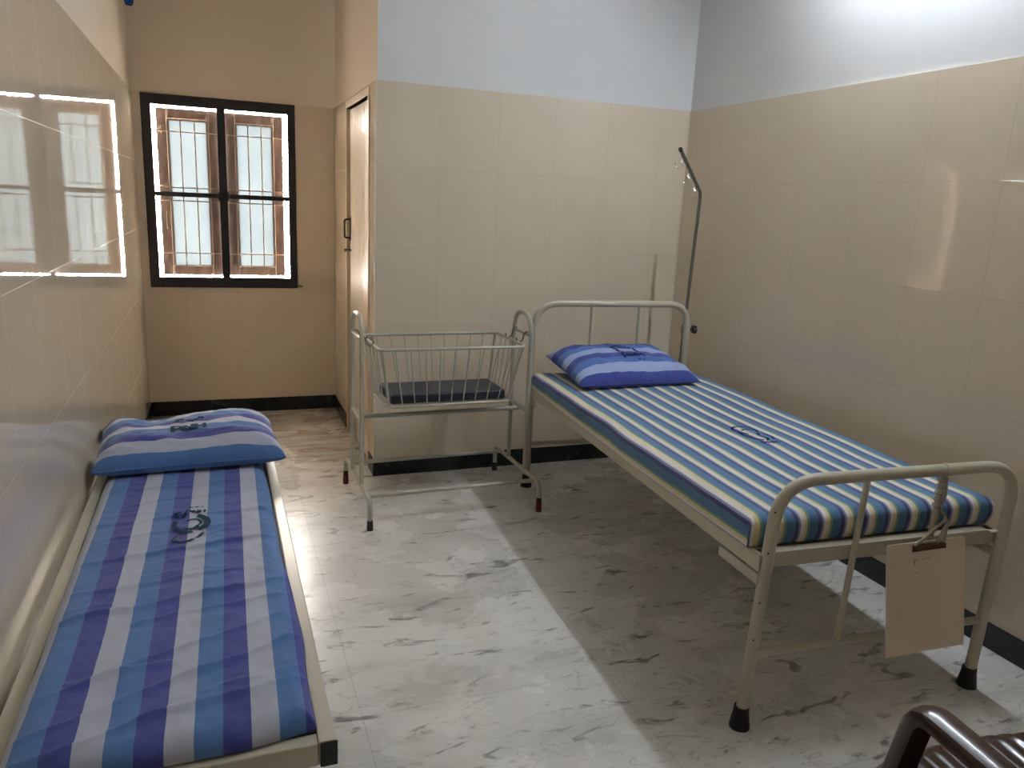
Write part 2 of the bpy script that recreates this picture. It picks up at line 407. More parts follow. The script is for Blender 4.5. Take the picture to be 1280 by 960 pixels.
# ------------------------------------------------------------------ door in the recess
dr = struct(empty('door_1', (XC, (DY0+DY1)/2, 0)))
def db(name, boxes, m_, bevel=.002, parent=dr):
    b = MB()
    for a, c in boxes: b.box(V(a)-dr.location, V(c)-dr.location)
    return b.build(name, m_, parent, False, bevel)
db('door_frame', [((XC-.006, DY0-.012, 0), (XC+.05, DY0+.03, DZ+.04)), ((XC-.002, DY1-.004, 0), (XC+.05, DY1+.022, DZ+.03)), ((XC-.006, DY0+.03, DZ-.0), (XC+.05, DY1-.004, DZ+.04))], DOORF)
GAPM = mat('door_gap_shade', (24, 20, 16), .8)
db('door_gap_shade_sheet', [((XC+.045, DY0+.03, 0), (XC+.06, DY1-.004, DZ))], GAPM, 0)  # near-black sheet stands in for the shade in the gap round the leaf
bx = []
yy = DY0+.036
while yy < DY1-.05:
    y2 = min(yy+.105, DY1-.040); bx.append(((XC+.016, yy+.002, .012), (XC+.044, y2-.002, DZ-.008))); yy = y2
    if y2 >= DY1-.0401: break
leaf = db('door_leaf', bx+[((XC+.022, DY0+.036, .012), (XC+.043, DY1-.040, DZ-.008))], DOORP, .003)
b = MB(); hy = DY1-.052
b.tube([V(p)-dr.location for p in rounded([(XC+.016, hy, 1.375), (XC-.022, hy, 1.375), (XC-.022, hy, 1.262), (XC+.016, hy, 1.262)], .014, 5)], .0055, 8)
b.box(V((XC+.012, hy-.012, 1.245))-dr.location, V((XC+.017, hy+.012, 1.39))-dr.location)
b.build('door_handle', mat('dark_handle_metal', (48, 42, 40), .35, metal=.6), leaf)
b = MB()
b.tube([V((XC+.012, hy+.03, 1.187))-dr.location, V((XC-.004, hy-.002, 1.187))-dr.location, V((XC-.004, hy-.05, 1.187))-dr.location], .006, 8)
b.tube([V((XC+.016, hy-.03, 1.187))-dr.location, V((XC-.03, hy-.03, 1.187))-dr.location], [.006, .010], 10)
b.build('door_latch', STEEL, leaf)

# small blue fitting high in the corner above the window
b = MB()
c = V((0.0, 1.40, 2.585))
prof = [(.0, .012), (.006, .026), (.012, .028), (.034, .028), (.044, .022), (.050, .008)]
b.tube([c+V((p, 0, 0)) for p, r_ in prof], [r_ for p, r_ in prof], 20)
tag(b.build('wall_fitting', mat('blue_plastic', (36, 88, 176), .25)), 'small round blue plastic fitting high in the corner above the window', 'wall fitting')

# ------------------------------------------------------------------ tube light on the right wall (just above the frame)
tl = empty('tube_light', (XR+L, -1.72, 2.84))
tag(tl, 'white fluorescent tube light fixed high on the right wall', 'lamp')
b = MB(); b.box((-.085, -.61, -.028), (-.035, .61, .028)); b.box((-.036, -.3, -.015), (0, -.24, .015)); b.box((-.036, .24, -.015), (0, .3, .015)); b.build('batten', mat('white_batten', (225, 225, 225), .4), tl, False, .004)
em = bpy.data.materials.new('lit_tube'); em.use_nodes = True; nt = em.node_tree; nt.nodes.remove(nt.nodes['Principled BSDF'])
e = nt.nodes.new('ShaderNodeEmission'); e.inputs[0].default_value = TUBE_COLOR; e.inputs[1].default_value = TUBE_STRENGTH
nt.links.new(e.outputs[0], nt.nodes['Material Output'].inputs[0])
b = MB(); b.tube([(-.112, -.58, 0), (-.112, .58, 0)], .014, 12); b.build('tube', em, tl)
for sgn in (-1, 1):
    b = MB(); b.box((-.128, sgn*.594-.012, -.02), (-.085, sgn*.594+.012, .02)); b.build('tube_holder', mat('holder_white', (230, 230, 230), .4), tl, False, .003)

# ------------------------------------------------------------------ cloth height helpers
def fbm(x, y, s=1.0): return noise.noise(V((x*s, y*s, 3.7)))
# emblem strokes, in a 2 x 2 box (x right, y up)
def arc(cx, cy, rx, ry, a0, a1, n=18):
    return [(cx+rx*math.cos(math.radians(a0+(a1-a0)*k/n)), cy+ry*math.sin(math.radians(a0+(a1-a0)*k/n))) for k in range(n+1)]
def resample(pts, step):
    out = [pts[0]]
    for a, c in zip(pts, pts[1:]):
        d = math.dist(a, c); k = max(1, int(d/step))
        for i in range(1, k+1): out.append((a[0]+(c[0]-a[0])*i/k, a[1]+(c[1]-a[1])*i/k))
    return out
LETTERS = {'P': [[(0, 0), (0, 1)], [(0, 1), (.55, 1), (.7, .85), (.7, .6), (.55, .47), (0, .47)]],
           'N': [[(0, 0), (0, 1)], [(0, 1), (.7, 0)], [(.7, 0), (.7, 1)]],
           'H': [[(0, 0), (0, 1)], [(.7, 0), (.7, 1)], [(0, .5), (.7, .5)]]}
def letters(word, cx, cy, w, h):
    n = len(word); cw = w/(n*1.0+.0); out = []
    for i, ch in enumerate(word):
        for st in LETTERS[ch]:
            out.append([(cx-w/2+cw*i+p[0]*cw*.98, cy-h/2+p[1]*h) for p in st])
    return out
def ribbon(mb, pts, w, fn, lift, mi):
    """a printed stroke laid on a surface: fn(a, b) -> point and the stroke keeps to it"""
    pts = resample(pts, w*.8); vs = []; k = len(pts)
    ww = w if isinstance(w, list) else [w]*k
    for i, p in enumerate(pts):
        a = pts[max(i-1, 0)]; c = pts[min(i+1, k-1)]
        dx, dy = c[0]-a[0], c[1]-a[1]; d = math.hypot(dx, dy) or 1
        nx, ny = -dy/d, dx/d
        for sg in (-1, 1):
            q = fn(p[0]+nx*sg*w/2, p[1]+ny*sg*w/2); vs.append(q+V((0, 0, lift)))
    mb.add(vs, [(2*i, 2*i+1, 2*i+3, 2*i+2) for i in range(k-1)], mi)

def swirl(sc):
    """round curling emblem: two curls above a sweeping tail"""
    return [([(x*sc, y*sc) for x, y in arc(0, 0, .95, .62, 150, -60)], .16*sc),
            ([(x*sc, y*sc) for x, y in arc(-.1, -.05, .9, .55, 160, 300)], .20*sc),
            ([(x*sc, y*sc) for x, y in arc(.15, -.02, .5, .3, 120, -100)], .12*sc),
            ([(x*sc, y*sc) for x, y in arc(-.05, -.55, 1.0, .5, 200, 330)], .09*sc)]

# ------------------------------------------------------------------ pillow
def pillow(name, w, d, t, M, m_, ink, stripes, phase, logo, lean=0, seed=0, sag=None, full=.42):
    """w along local x, d along local y, lying on z=0; M: local -> world; lean lifts the back"""
    nx, ny = 72, 48; b = MB(); uvs = []
    def top(x, y, side=1):
        u, v = 2*x/w, 2*y/d
        u = max(-1, min(1, u)); v = max(-1, min(1, v))
        pu, pv = max(0, 1-abs(u)**4.0), max(0, 1-abs(v)**3.2)
        hh = t*.5*(pu**full)*(pv**(full*1.1))
        # edges bow in between the pinched corners
        X = x*(1-.035*(1-v*v)*abs(u)**3); Y = y*(1-.05*(1-u*u)*abs(v)**3)
        n1 = noise.noise(V((x*9+seed, y*16, seed)))*.010+noise.noise(V((x*20+seed, y*46, 2)))*.006
        edge = min(1, (1-abs(u))*8, (1-abs(v))*6)
        z = t*.5+side*hh
        if side > 0: z += n1*edge + (sag(u, v)*edge if sag else 0)
        # the seam settles towards the mattress
        z -= t*.30*(max(abs(u), abs(v))**4)*(1 if side > 0 else 1)
        z = max(z, .002) if side < 0 else max(z, .004)
        z += lean*(Y/d+.5)
        return V((X, Y, z))
    for side in (1, -1):
        vs = []; 
        for j in range(ny+1):
            for i in range(nx+1):
                a = -math.cos(math.pi*i/nx); c = -math.cos(math.pi*j/ny)
                a = .5*a+.5*(2*i/nx-1); c = .5*c+.5*(2*j/ny-1)
                x, y = a*w/2, c*d/2
                vs.append(M @ top(x, y, side)); uvs.append(((y/d+.5)*stripes+phase+.02*noise.noise(V((x*5, y*5, seed))), x))
        fs = []
        for j in range(ny):
            for i in range(nx):
                q = (j*(nx+1)+i, j*(nx+1)+i+1, (j+1)*(nx+1)+i+1, (j+1)*(nx+1)+i)
                fs.append(q if side > 0 else q[::-1])
        b.add(vs, fs)
    n0 = len(b.v)
    # seam cord round the edge
    rim = [(-w/2+w*k/40, -d/2) for k in range(40)]+[(w/2, -d/2+d*k/24) for k in range(24)]+[(w/2-w*k/40, d/2) for k in range(40)]+[(-w/2, d/2-d*k/24) for k in range(24)]
    b.tube([M @ (top(x, y)+V((0, 0, .0))) for x, y in rim], .0028, 6, 0, True)
    uvs += [(phase+.1, 0)]*(len(b.v)-n0); n0 = len(b.v)
    for pts, wd_ in logo: ribbon(b, pts, wd_, lambda a_, b_: M @ top(a_, b_), .0042, 1)
    uvs += [(0, 0)]*(len(b.v)-n0)
    o = b.build(name, [m_, ink], uvs=uvs)
    return o

# ------------------------------------------------------------------ hospital bed on the right
ang = -math.atan2(.120, 2.073)
bed = empty('hospital_bed', (1.888, -2.42, 0), ang)
tag(bed, 'cream tubular steel hospital bed against the right wall with hooped head and foot ends', 'bed')
WB, LB = .888, 2.075
R1 = .0185
def leanx(p, k=.03): return V((p[0]+k*p[2]/.7, p[1], p[2]))
# foot end
fe = [leanx(p) for p in rounded([(0, 0, .03), (0, 0, .785), (WB, 0, .785), (WB, 0, .03)], .135, 10)]
b = MB(); b.tube(fe, R1, 16)
b.build('foot_end_hoop', CREAM, bed)
he = rounded([(0, LB, .03), (0, LB, 1.015), (WB+.02, LB, 1.015), (WB+.02, LB, .03)], .135, 10)
b = MB(); b.tube(he, R1, 16); b.build('head_end_hoop', CREAM, bed)
for nm, y, zt, xs, k, ww in (('foot_end_bar', 0, .785, (.305, .590), .03, WB), ('head_end_bar', LB, 1.015, (.325, .605), 0, WB+.02)):
    for x in xs:
        b = MB(); b.tube([leanx((x, y, .245), k), leanx((x, y, zt), k)], .0095, 10)
        b.build(nm, CREAM, bed)
    b = MB(); b.tube([leanx((0, y, .245), k), leanx((ww, y, .245), k)], .0125, 10); b.build('lower_crossbar', CREAM, bed)
# wrapped weld mark where the chart string is tied
b = MB(); b.tube([leanx((.585, 0, .785)), leanx((.595, 0, .785))], R1+.0022, 16); b.build('hoop_collar', CREAM, bed)
b = MB(); b.tube([(.320, LB, 1.015), (.330, LB, 1.015)], R1+.0022, 16); b.build('hoop_collar', CREAM, bed)
for x, y in ((0, 0), (WB, 0), (0, LB), (WB+.02, LB)):
    b = MB(); b.tube([(x, y, 0), (x, y, .012), (x, y, .05), (x, y, .07)], [.031, .030, .024, .0225], 18); b.build('rubber_foot', BLACKP, bed)
# side rails: steel angle, flange up top
for x0, x1, xo in ((-.004, .030, -.004), (WB-.022, WB+.014, WB+.010)):
    b = MB(); b.box((xo, .0, .512), (xo+.005, LB, .560)); b.box((x0, 0, .555), (x1, LB, .560)); b.build('side_rail', CREAM, bed, False, .001)
for y in (.018, LB-.022):
    b = MB(); b.box((.012, y-.003, .512), (WB+.006, y+.003, .560)); b.box((.012, y, .555), (WB+.006, y+(.03 if y < 1 else -.03), .560)); b.build('end_rail', CREAM, bed, False, .001)
for x in (-.002, WB+.006):
    for ya, yb in ((.0, .205), (LB-.09, LB)):
        b = MB(); b.box((x, ya, .470), (x+.006, yb, .502)); b.build('rail_bracket', CREAM, bed, False, .001)
b = MB()
b.box((.03, .03, .545), (WB-.02, LB-.03, .553)); b.build('bed_deck', mat('painted_deck_sheet', (150, 144, 128), .5), bed, False, 0)
# tiny screw holes along the foot posts
for z in (.30, .42, .575, .70):
    p = leanx((-.0125, -.0145, z)); b = MB(); b.tube([p, p+V((-.0015, -.002, 0))], .0028, 6)
    b.build('post_hole', BLACKP, bed)

# ------------------------------------------------------------------ mattress in its narrow striped sheet
Mb = Matrix.Translation(V((1.888, -2.42, 0))) @ Matrix.Rotation(ang, 4, 'Z')
def mattress_right():
    x0, x1, ya, yb, z0, z1 = -.004, .915, .060, 2.035, .562, .655
    r = .030; nu, nv = 96, 150
    # profile across: (offset from edge, z, arclength)
    b = MB(); uvs = []
    prof = []
    side = z1-z0-r
    n1, n2 = 5, 6
    pr = [(0, z0+side*k/n1, side*k/n1) for k in range(n1)]
    for k in range(n2+1):
        a = math.pi/2*k/n2; pr.append((r-r*math.cos(a), z0+side+r*math.sin(a), side+r*a))
    smax = pr[-1][2]
    across = [(x0+o, z, s_-smax) for o, z, s_ in pr]
    W_ = x1-x0-2*r; nm = 84
    across += [(x0+r+W_*k/nm, z1, W_*k/nm) for k in range(1, nm)]
    across += [(x1-o, z, W_+smax-s_) for o, z, s_ in reversed(pr)]
    along = [(ya+o, z, s_-smax) for o, z, s_ in pr]
    L_ = yb-ya-2*r; nl = 130
    along += [(ya+r+L_*k/nl, z1, L_*k/nl) for k in range(1, nl)]
    along += [(yb-o, z, L_+smax-s_) for o, z, s_ in reversed(pr)]
    nA, nL = len(across), len(along); vs = []
    for (Y, zy, sy) in along:
        for (X, zx, sx) in across:
            z = min(zx, zy)
            tt = (z-z0)/(z1-z0)
            e = (.5-abs((X-x0)/(x1-x0)-.5))*2
            z += tt*(.006*noise.noise(V((X*3, Y*2.2, 1)))+.0022*noise.noise(V((X*14, Y*5, 5))))
            # foot end bulges and side sags a little over the rail
            bul = 4*tt*(1-tt)
            dX = dY = 0
            if zy < z1-.0005 and Y < 1: dY = -.010*bul*(1+.6*noise.noise(V((X*22, 0, 9))))
            if zx < z1-.0005 and X < .4: dX = -.010*bul*(1+.8*noise.noise(V((Y*6, 0, 2))))-.004*(1-tt)
            if zx < z1-.0005 and X > .4: dX = .008*bul
            # low edge of the near side droops over the rail in the middle of the bed
            if X < .4 and tt < .6: z -= .010*(1-tt)*max(0, math.sin(math.pi*(Y-ya)/(yb-ya)))
            vs.append(Mb @ V((X+dX, Y+dY, z)))
            s_ = sx
            if zy < z1-.0005 and False: s_ = sx
            uvs.append(((s_+.004*noise.noise(V((Y*3, X*3, 7))))/.0825+.30, sy))
    fs = [(j*nA+i, j*nA+i+1, (j+1)*nA+i+1, (j+1)*nA+i) for j in range(nL-1) for i in range(nA-1)]
    b.add(vs, fs)
    # underside
    o = b.add([Mb @ V(p) for p in ((x0, ya, z0), (x1, ya, z0), (x1, yb, z0), (x0, yb, z0))], [(3, 2, 1, 0)]); uvs += [(0, 0)]*4
    # emblem printed flat on the sheet
    def flat(a_, c_):
        X, Y = .515+a_, .800+c_
        return Mb @ V((X, Y, z1+.006*noise.noise(V((X*3, Y*2.2, 1)))+.0022*noise.noise(V((X*14, Y*5, 5)))))
    n0 = len(b.v)
    for pts, wd_ in (([(x*.048, .075+y*.055) for x, y in arc(0, 0, 1, 1, 250, -40)], .012), ([(x*.03+.012, .055+y*.03) for x, y in arc(0, 0, 1, 1, 150, 20)], .009),
                     ([(-.045, .05), (-.05, 0), (-.035, -.05), (-.01, -.075)], .014), ([(.03, .03), (.012, -.01), (.022, -.05), (.0, -.085)], .012), ([(.048, .02), (.055, -.03), (.04, -.07)], .010)):
        ribbon(b, pts, wd_, flat, .0015, 1)
    for st in letters('PNH', .0, -.105, .075, .028): ribbon(b, st, .007, flat, .0016, 1)
    uvs += [(0, 0)]*(len(b.v)-n0)
    return b.build('mattress', [SHEET_R, INK2], uvs=uvs)
mr = mattress_right()
tag(mr, 'mattress in a narrow blue, green and cream striped sheet on the hospital bed', 'mattress')

Mp = Matrix.Translation(V((2.400, -.615, .655))) @ Matrix.Rotation(.0, 4, 'Z')
logoR = [([(x*.05+.02, .125+y*.03) for x, y in arc(0, 0, 1, 1, 200, -30)], .010), ([(x*.03+.03, .118+y*.02) for x, y in arc(0, 0, 1, 1, 170, 0)], .006),
         ([(-.035, .15), (-.02, .09), (.0, .06)], .014), ([(.06, .13), (.075, .08), (.085, .055)], .012)]
logoR += [(st, .011) for st in letters('PNH', .035, .015, .12, .052)]
logoR += [([(.035, -.038), (.05, -.034)], .006), ([(.058, -.038), (.072, -.034)], .006)]
logoR = [([(x-.01, y-.085) for x, y in st], w0) for st, w0 in logoR]
pr_ = pillow('pillow', .670, .44, .115, Mp, PIL_R, INK2, 2.5, .17, logoR, lean=.066, seed=3)
tag(pr_, 'bright blue striped pillow with a printed emblem at the head of the hospital bed', 'pillow')

# chart board hanging from the foot end
cb = empty('clipboard', (2.486, -2.475, .60))
tag(cb, 'blank cream chart clipboard hanging by string from the foot end of the hospital bed', 'clipboard')
def cl(p): return V(p)-cb.location
b = MB(); w_ = .300; h_ = .342
top_l, top_r = V((2.290, -2.484, .574)), V((2.590, -2.500, .578)); down = V((.002, -.060, -.338))
def bp(u, v, k=0):
    nrm = V((.05, -1, .17)).normalized()
    return top_l.lerp(top_r, u)+down*v+nrm*k
ring = []
for (cu, cv, a0) in ((.035, .035, 180), (.965, .035, 270), (.985, .985, 0), (.015, .985, 90)):
    rr_ = .035 if cv < .5 else .015
    for k in range(5):
        a = math.radians(a0+90*k/4); ring.append((cu+rr_*math.cos(a), cv+rr_*math.sin(a)))
nn = len(ring)
b.add([bp(u, v, .004)-cb.location for u, v in ring]+[bp(u, v, 0)-cb.location for u, v in ring],
      [tuple(range(nn))[::-1], tuple(range(nn, 2*nn))]+[(i, (i+1) % nn, (i+1) % nn+nn, i+nn) for i in range(nn)])
nb = len(b.v)
for pts, wd_ in (([(.335, .155), (.345, .20)], .010), ([(.34, .155), (.37, .15)], .008), ([(.44, .16), (.46, .158)], .008), ([(.50, .157), (.53, .150)], .007), ([(.36, .275), (.40, .27)], .006)):
    ribbon(b, pts, wd_, lambda a_, c_: bp(a_, c_, .0046)-cb.location, 0, 1)
BOARD = mat('cream_board', (224, 204, 182), .5); MARK = mat('faint_pencil', (120, 104, 88), .7)
b.build('board', [BOARD, MARK], cb, False)
b = MB()
for v0, v1, k0, k1 in ((.02, .085, .004, .013),):
    pts = [bp(.315, v0, k0), bp(.715, v0, k0), bp(.715, v1, k0), bp(.315, v1, k0), bp(.315, v0+.01, k1), bp(.715, v0+.01, k1), bp(.715, v1-.01, k1), bp(.315, v1-.01, k1)]
    b.add([p-cb.location for p in pts], [(0, 3, 2, 1), (4, 5, 6, 7), (0, 1, 5, 4), (1, 2, 6, 5), (2, 3, 7, 6), (3, 0, 4, 7)])
b.build('clip', BRONZE, cb, False, .001)
b = MB(); knot = V((2.520, -2.478, .640))
STR = mat('grey_string', (158, 148, 130), .8)
b.tube([bp(.33, .03, .008)-cb.location, cl(knot+V((-.01, -.008, -.01))), cl(knot)], .0045, 8)
b.tube([bp(.70, .03, .008)-cb.location, cl(knot+V((.006, -.008, -.02))), cl(knot)], .0045, 8)
b.tube([bp(.60, .05, .008)-cb.location, cl(knot+V((0, -.008, -.02))), cl(knot)], .004, 8)
hx0 = Mb @ leanx((.590, -.014, .765)); kn = Mb @ leanx((.590, -.014, .66))
b.tube([cl(knot), cl(kn), cl(kn.lerp(hx0, .5)+V((.004, -.004, 0))), cl(hx0)], .005, 8)
for k in range(5):
    c_ = kn.lerp(hx0, .1+.2*k)
    b.tube([cl(c_+V((.014*math.cos(t), .014*math.sin(t)+.013, .004*math.sin(t*1.3)))) for t in [2*math.pi*i/10 for i in range(10)]], .0022, 6, 0, True)
b.build('string', STR, cb)

# ------------------------------------------------------------------ drip stand clamped to the head end
iv = empty('drip_stand', (2.921, -.345, .35))
tag(iv, 'grey steel drip pole with a bent hooked arm clamped to the bed head', 'drip stand')
def il(p): return V(p)-iv.location
b = MB(); P0, P1, P2 = V((2.921, -.345, .38)), V((2.929, -.385, 1.62)), V((2.600, -.668, 1.812))
path = rounded([P0, P1, P2], .05, 7)
b.tube([il(p) for p in path], .0095, 12); b.build('pole', STEEL, iv)
d = (P2-P1).normalized(); e0 = P2-d*.004
b = MB(); b.tube([il(e0), il(P2+d*.006)], .0105, 12); b.build('end_cap', BLACKP, iv)
for t in (.06, .40, .72):
    c_ = P2.lerp(P1, t); b = MB()
    pts = [c_+V((0, 0, -.006)), c_+V((-.004, 0, -.035))]
    for k in range(9):
        a = math.radians(60-270*k/8); pts.append(c_+V((-.012+.0, 0, -.058))+V((.018*math.cos(a)*.75, .018*math.cos(a)*-.65, .018*math.sin(a))))
    b.tube([il(p) for p in pts], .0022, 8); b.build('hook', CHROME, iv)
b = MB(); b.box(il((2.905, -.368, .842)), il((2.956, -.342, .892))); b.build('clamp', CREAM, iv, False, .004)
b = MB(); b.tube([il((2.950, -.362, .866)), il((2.978, -.364, .866))], .007, 10)
c_ = V((2.978, -.364, .866))
vs = []; lob = 42
for x, s_ in ((0, .85), (.004, 1), (.018, 1), (.022, .8)):
    for k in range(lob):
        a = 2*math.pi*k/lob; rr_ = (.021+.0045*math.cos(a*6))*s_
        vs.append(il(c_+V((x, rr_*math.cos(a), rr_*math.sin(a)))))
b.add(vs, [(i*lob+k, i*lob+(k+1) % lob, (i+1)*lob+(k+1) % lob, (i+1)*lob+k) for i in range(3) for k in range(lob)]+[tuple(range(lob))[::-1], tuple(3*lob+k for k in range(lob))])
b.build('clamp_knob', BLACKP, iv)

# ------------------------------------------------------------------ baby cradle on its stand
cr = empty('baby_cradle', (1.50, -.39, 0), math.radians(1.2))
tag(cr, 'cream steel baby cradle with wire basket hung between two hooped end frames', 'cradle')
RC = .0115
for sx in (-1, 1):
    X = sx*.430
    yb_ = -.320; yf_ = .320     # feet; y- is nearer the camera
    b = MB(); b.tube(rounded([(X, yb_, .03), (X, yb_+.0, .148), (X, yf_, .148), (X, yf_, .03)], .075, 8), RC, 14); b.build('base_tube', COTM, cr)
    b = MB(); b.tube(rounded([(X, -.115, .148), (X, -.115, .975), (X, .115, .975), (X, .115, .148)], .114, 12), RC, 14); b.build('end_hoop', COTM, cr)
    b = MB(); b.tube([(X, -.115, .475), (X, .115, .475)], RC*.9, 12); b.build('hoop_crossbar', COTM, cr)
    b = MB(); b.tube([(X, -.113, .868), (X, .113, .868)], .008, 10); b.build('hanging_bar', COTM, cr)
    for yy in (-.075, .075):
        b = MB(); xi = X-sx*.0
        b.tube([(xi, yy, .880), (xi-sx*.012, yy, .884), (xi-sx*.024, yy, .868), (xi-sx*.030, yy, .842), (xi-sx*.046, yy, .828), (xi-sx*.060, yy, .836), (xi-sx*.064, yy, .852)], .0045, 8)
        b.build('hanging_hook', STEEL, cr)
    for yy in (yb_, yf_):
        red = (sx < 0 and yy > 0) or (sx > 0 and yy < 0)
        b = MB(); b.tube([(X, yy, .0), (X, yy, .006), (X, yy, .05)], [.0145, .0155, .0140], 14)
        f_ = b.build('foot_cap', REDP if red else BLACKP, cr)
        if red: f_['label'] = 'dark red foot cap'
        if red:
            b = MB(); b.tube([(X, yy, .046), (X, yy, .075)], [.0135, .0125], 12); b.build('tape_wrap', BLACKP, cr)
b = MB(); b.tube([(-.43, 0, .462), (.43, 0, .462)], RC, 12); b.build('middle_rail', COTM, cr)
for yy in (-.245, .245):
    b = MB(); b.tube([(-.43, yy, .141), (.43, yy, .141)], RC*.95, 12); b.build('bottom_rail', COTM, cr)
bk = empty('basket', (0, 0, 0)); bk.parent = cr
# basket: splayed wire sides
tx, ty, tz = .366, .212, .832; bx_, by_, bz_ = .322, .160, .545
def ringp(x, y, z, r_=.04):
    pts = []
    for cx_, cy_, a0 in ((x-r_, y-r_, 0), (-x+r_, y-r_, 90), (-x+r_, -y+r_, 180), (x-r_, -y+r_, 270)):
        for k in range(7):
            a = math.radians(a0+90*k/6); pts.append((cx_+r_*math.cos(a), cy_+r_*math.sin(a), z))
    return pts
b = MB(); b.tube(ringp(tx, ty, tz), .0078, 12, 0, True); b.build('basket_rim', COTM, bk)
b = MB(); b.tube(ringp(bx_, by_, bz_, .06), .0078, 12, 0, True); b.build('basket_base_ring', COTM, bk)
for sx in (-1, 1):
    for sy in (-1, 1):
        b = MB(); b.tube([(sx*(tx-.012), sy*(ty-.012), tz), (sx*(bx_-.018), sy*(by_-.018), bz_)], .0066, 10)
        b.build('corner_rod', COTM, bk)
def rod(p, q): 
    r_ = MB(); r_.tube([p, q], .0030, 6); return r_.build('basket_rod', COTM, bk)
for sy in (-1, 1):
    for k in range(1, 10):
        t = -1+2*k/10; rod((t*tx, sy*ty, tz), (t*(bx_-.02), sy*by_, bz_))
for sx in (-1, 1):
    for k in range(1, 6):
        t = -1+2*k/6; rod((sx*tx, t*(ty-.01), tz), (sx*bx_, t*(by_-.015), bz_))
b = MB()
for k in range(5):
    y_ = -.12+.06*k; b.tube([(-bx_, y_, bz_), (bx_, y_, bz_)], .003, 6)
b.build('base_wires', COTM, bk)
# cradle mattress: its own thing, resting in the basket
b = MB()
Mc = Matrix.Translation(V((1.50, -.39, 0))) @ Matrix.Rotation(math.radians(1.2), 4, 'Z')
b.box((-.292, -.132, .550), (.296, .134, .598), 0, Mc)
cm = b.build('cradle_mattress', NAVY, smooth=False)
bv = cm.modifiers.new('bevel', 'BEVEL'); bv.width = .010; bv.segments = 4
tag(cm, 'thin navy blue mattress pad lying inside the cradle basket', 'mattress')

# ------------------------------------------------------------------ low attendant cot by the left wall
lc = empty('attendant_cot', (.33, -1.72, 0))
tag(lc, 'low narrow cream steel cot pushed against the left wall', 'bed')
XA, XB, YA, YB, ZT = .014, .640, -2.728, -.690, .470
def ll(p): return V(p)-lc.location
for x0_, x1_ in ((XA, XA+.034), (XB-.034, XB)):
    b = MB(); b.box(ll((x0_, YA, ZT-.052)), ll((x1_, YB, ZT))); b.build('side_rail', RAILM, lc, False, .003)
for y0_, y1_ in ((YA+.001, YA+.035), (YB-.035, YB-.001)):
    b = MB(); b.box(ll((XA+.034, y0_, ZT-.054)), ll((XB-.034, y1_, ZT-.004))); b.build('end_rail', RAILM, lc, False, .003)
for x_ in (XA+.004, XB-.026):
    b = MB(); b.box(ll((x_-.006, YA-.006, ZT-.054)), ll((x_+.028, YA-.0005, ZT+.001))); b.build('end_plug', BLACKP, lc, False, .003)
for x_ in (XA+.055, XB-.085):
    for y_ in (YA+.004, YB-.036):
        b = MB(); b.box(ll((x_, y_, .02)), ll((x_+.03, y_+.03, ZT-.053))); lg = b.build('leg', RAILM, lc, False, .003)
        b = MB(); b.box(ll((x_-.003, y_-.003, 0)), ll((x_+.033, y_+.033, .03))); b.build('leg_cap', BLACKP, lg, False, .003)
b = MB(); b.box(ll((XA+.034, YA+.035, ZT-.010)), ll((XB-.034, YB-.035, ZT))); b.build('cot_deck', mat('dark_cot_deck', (46, 44, 42), .6), lc, False, 0)

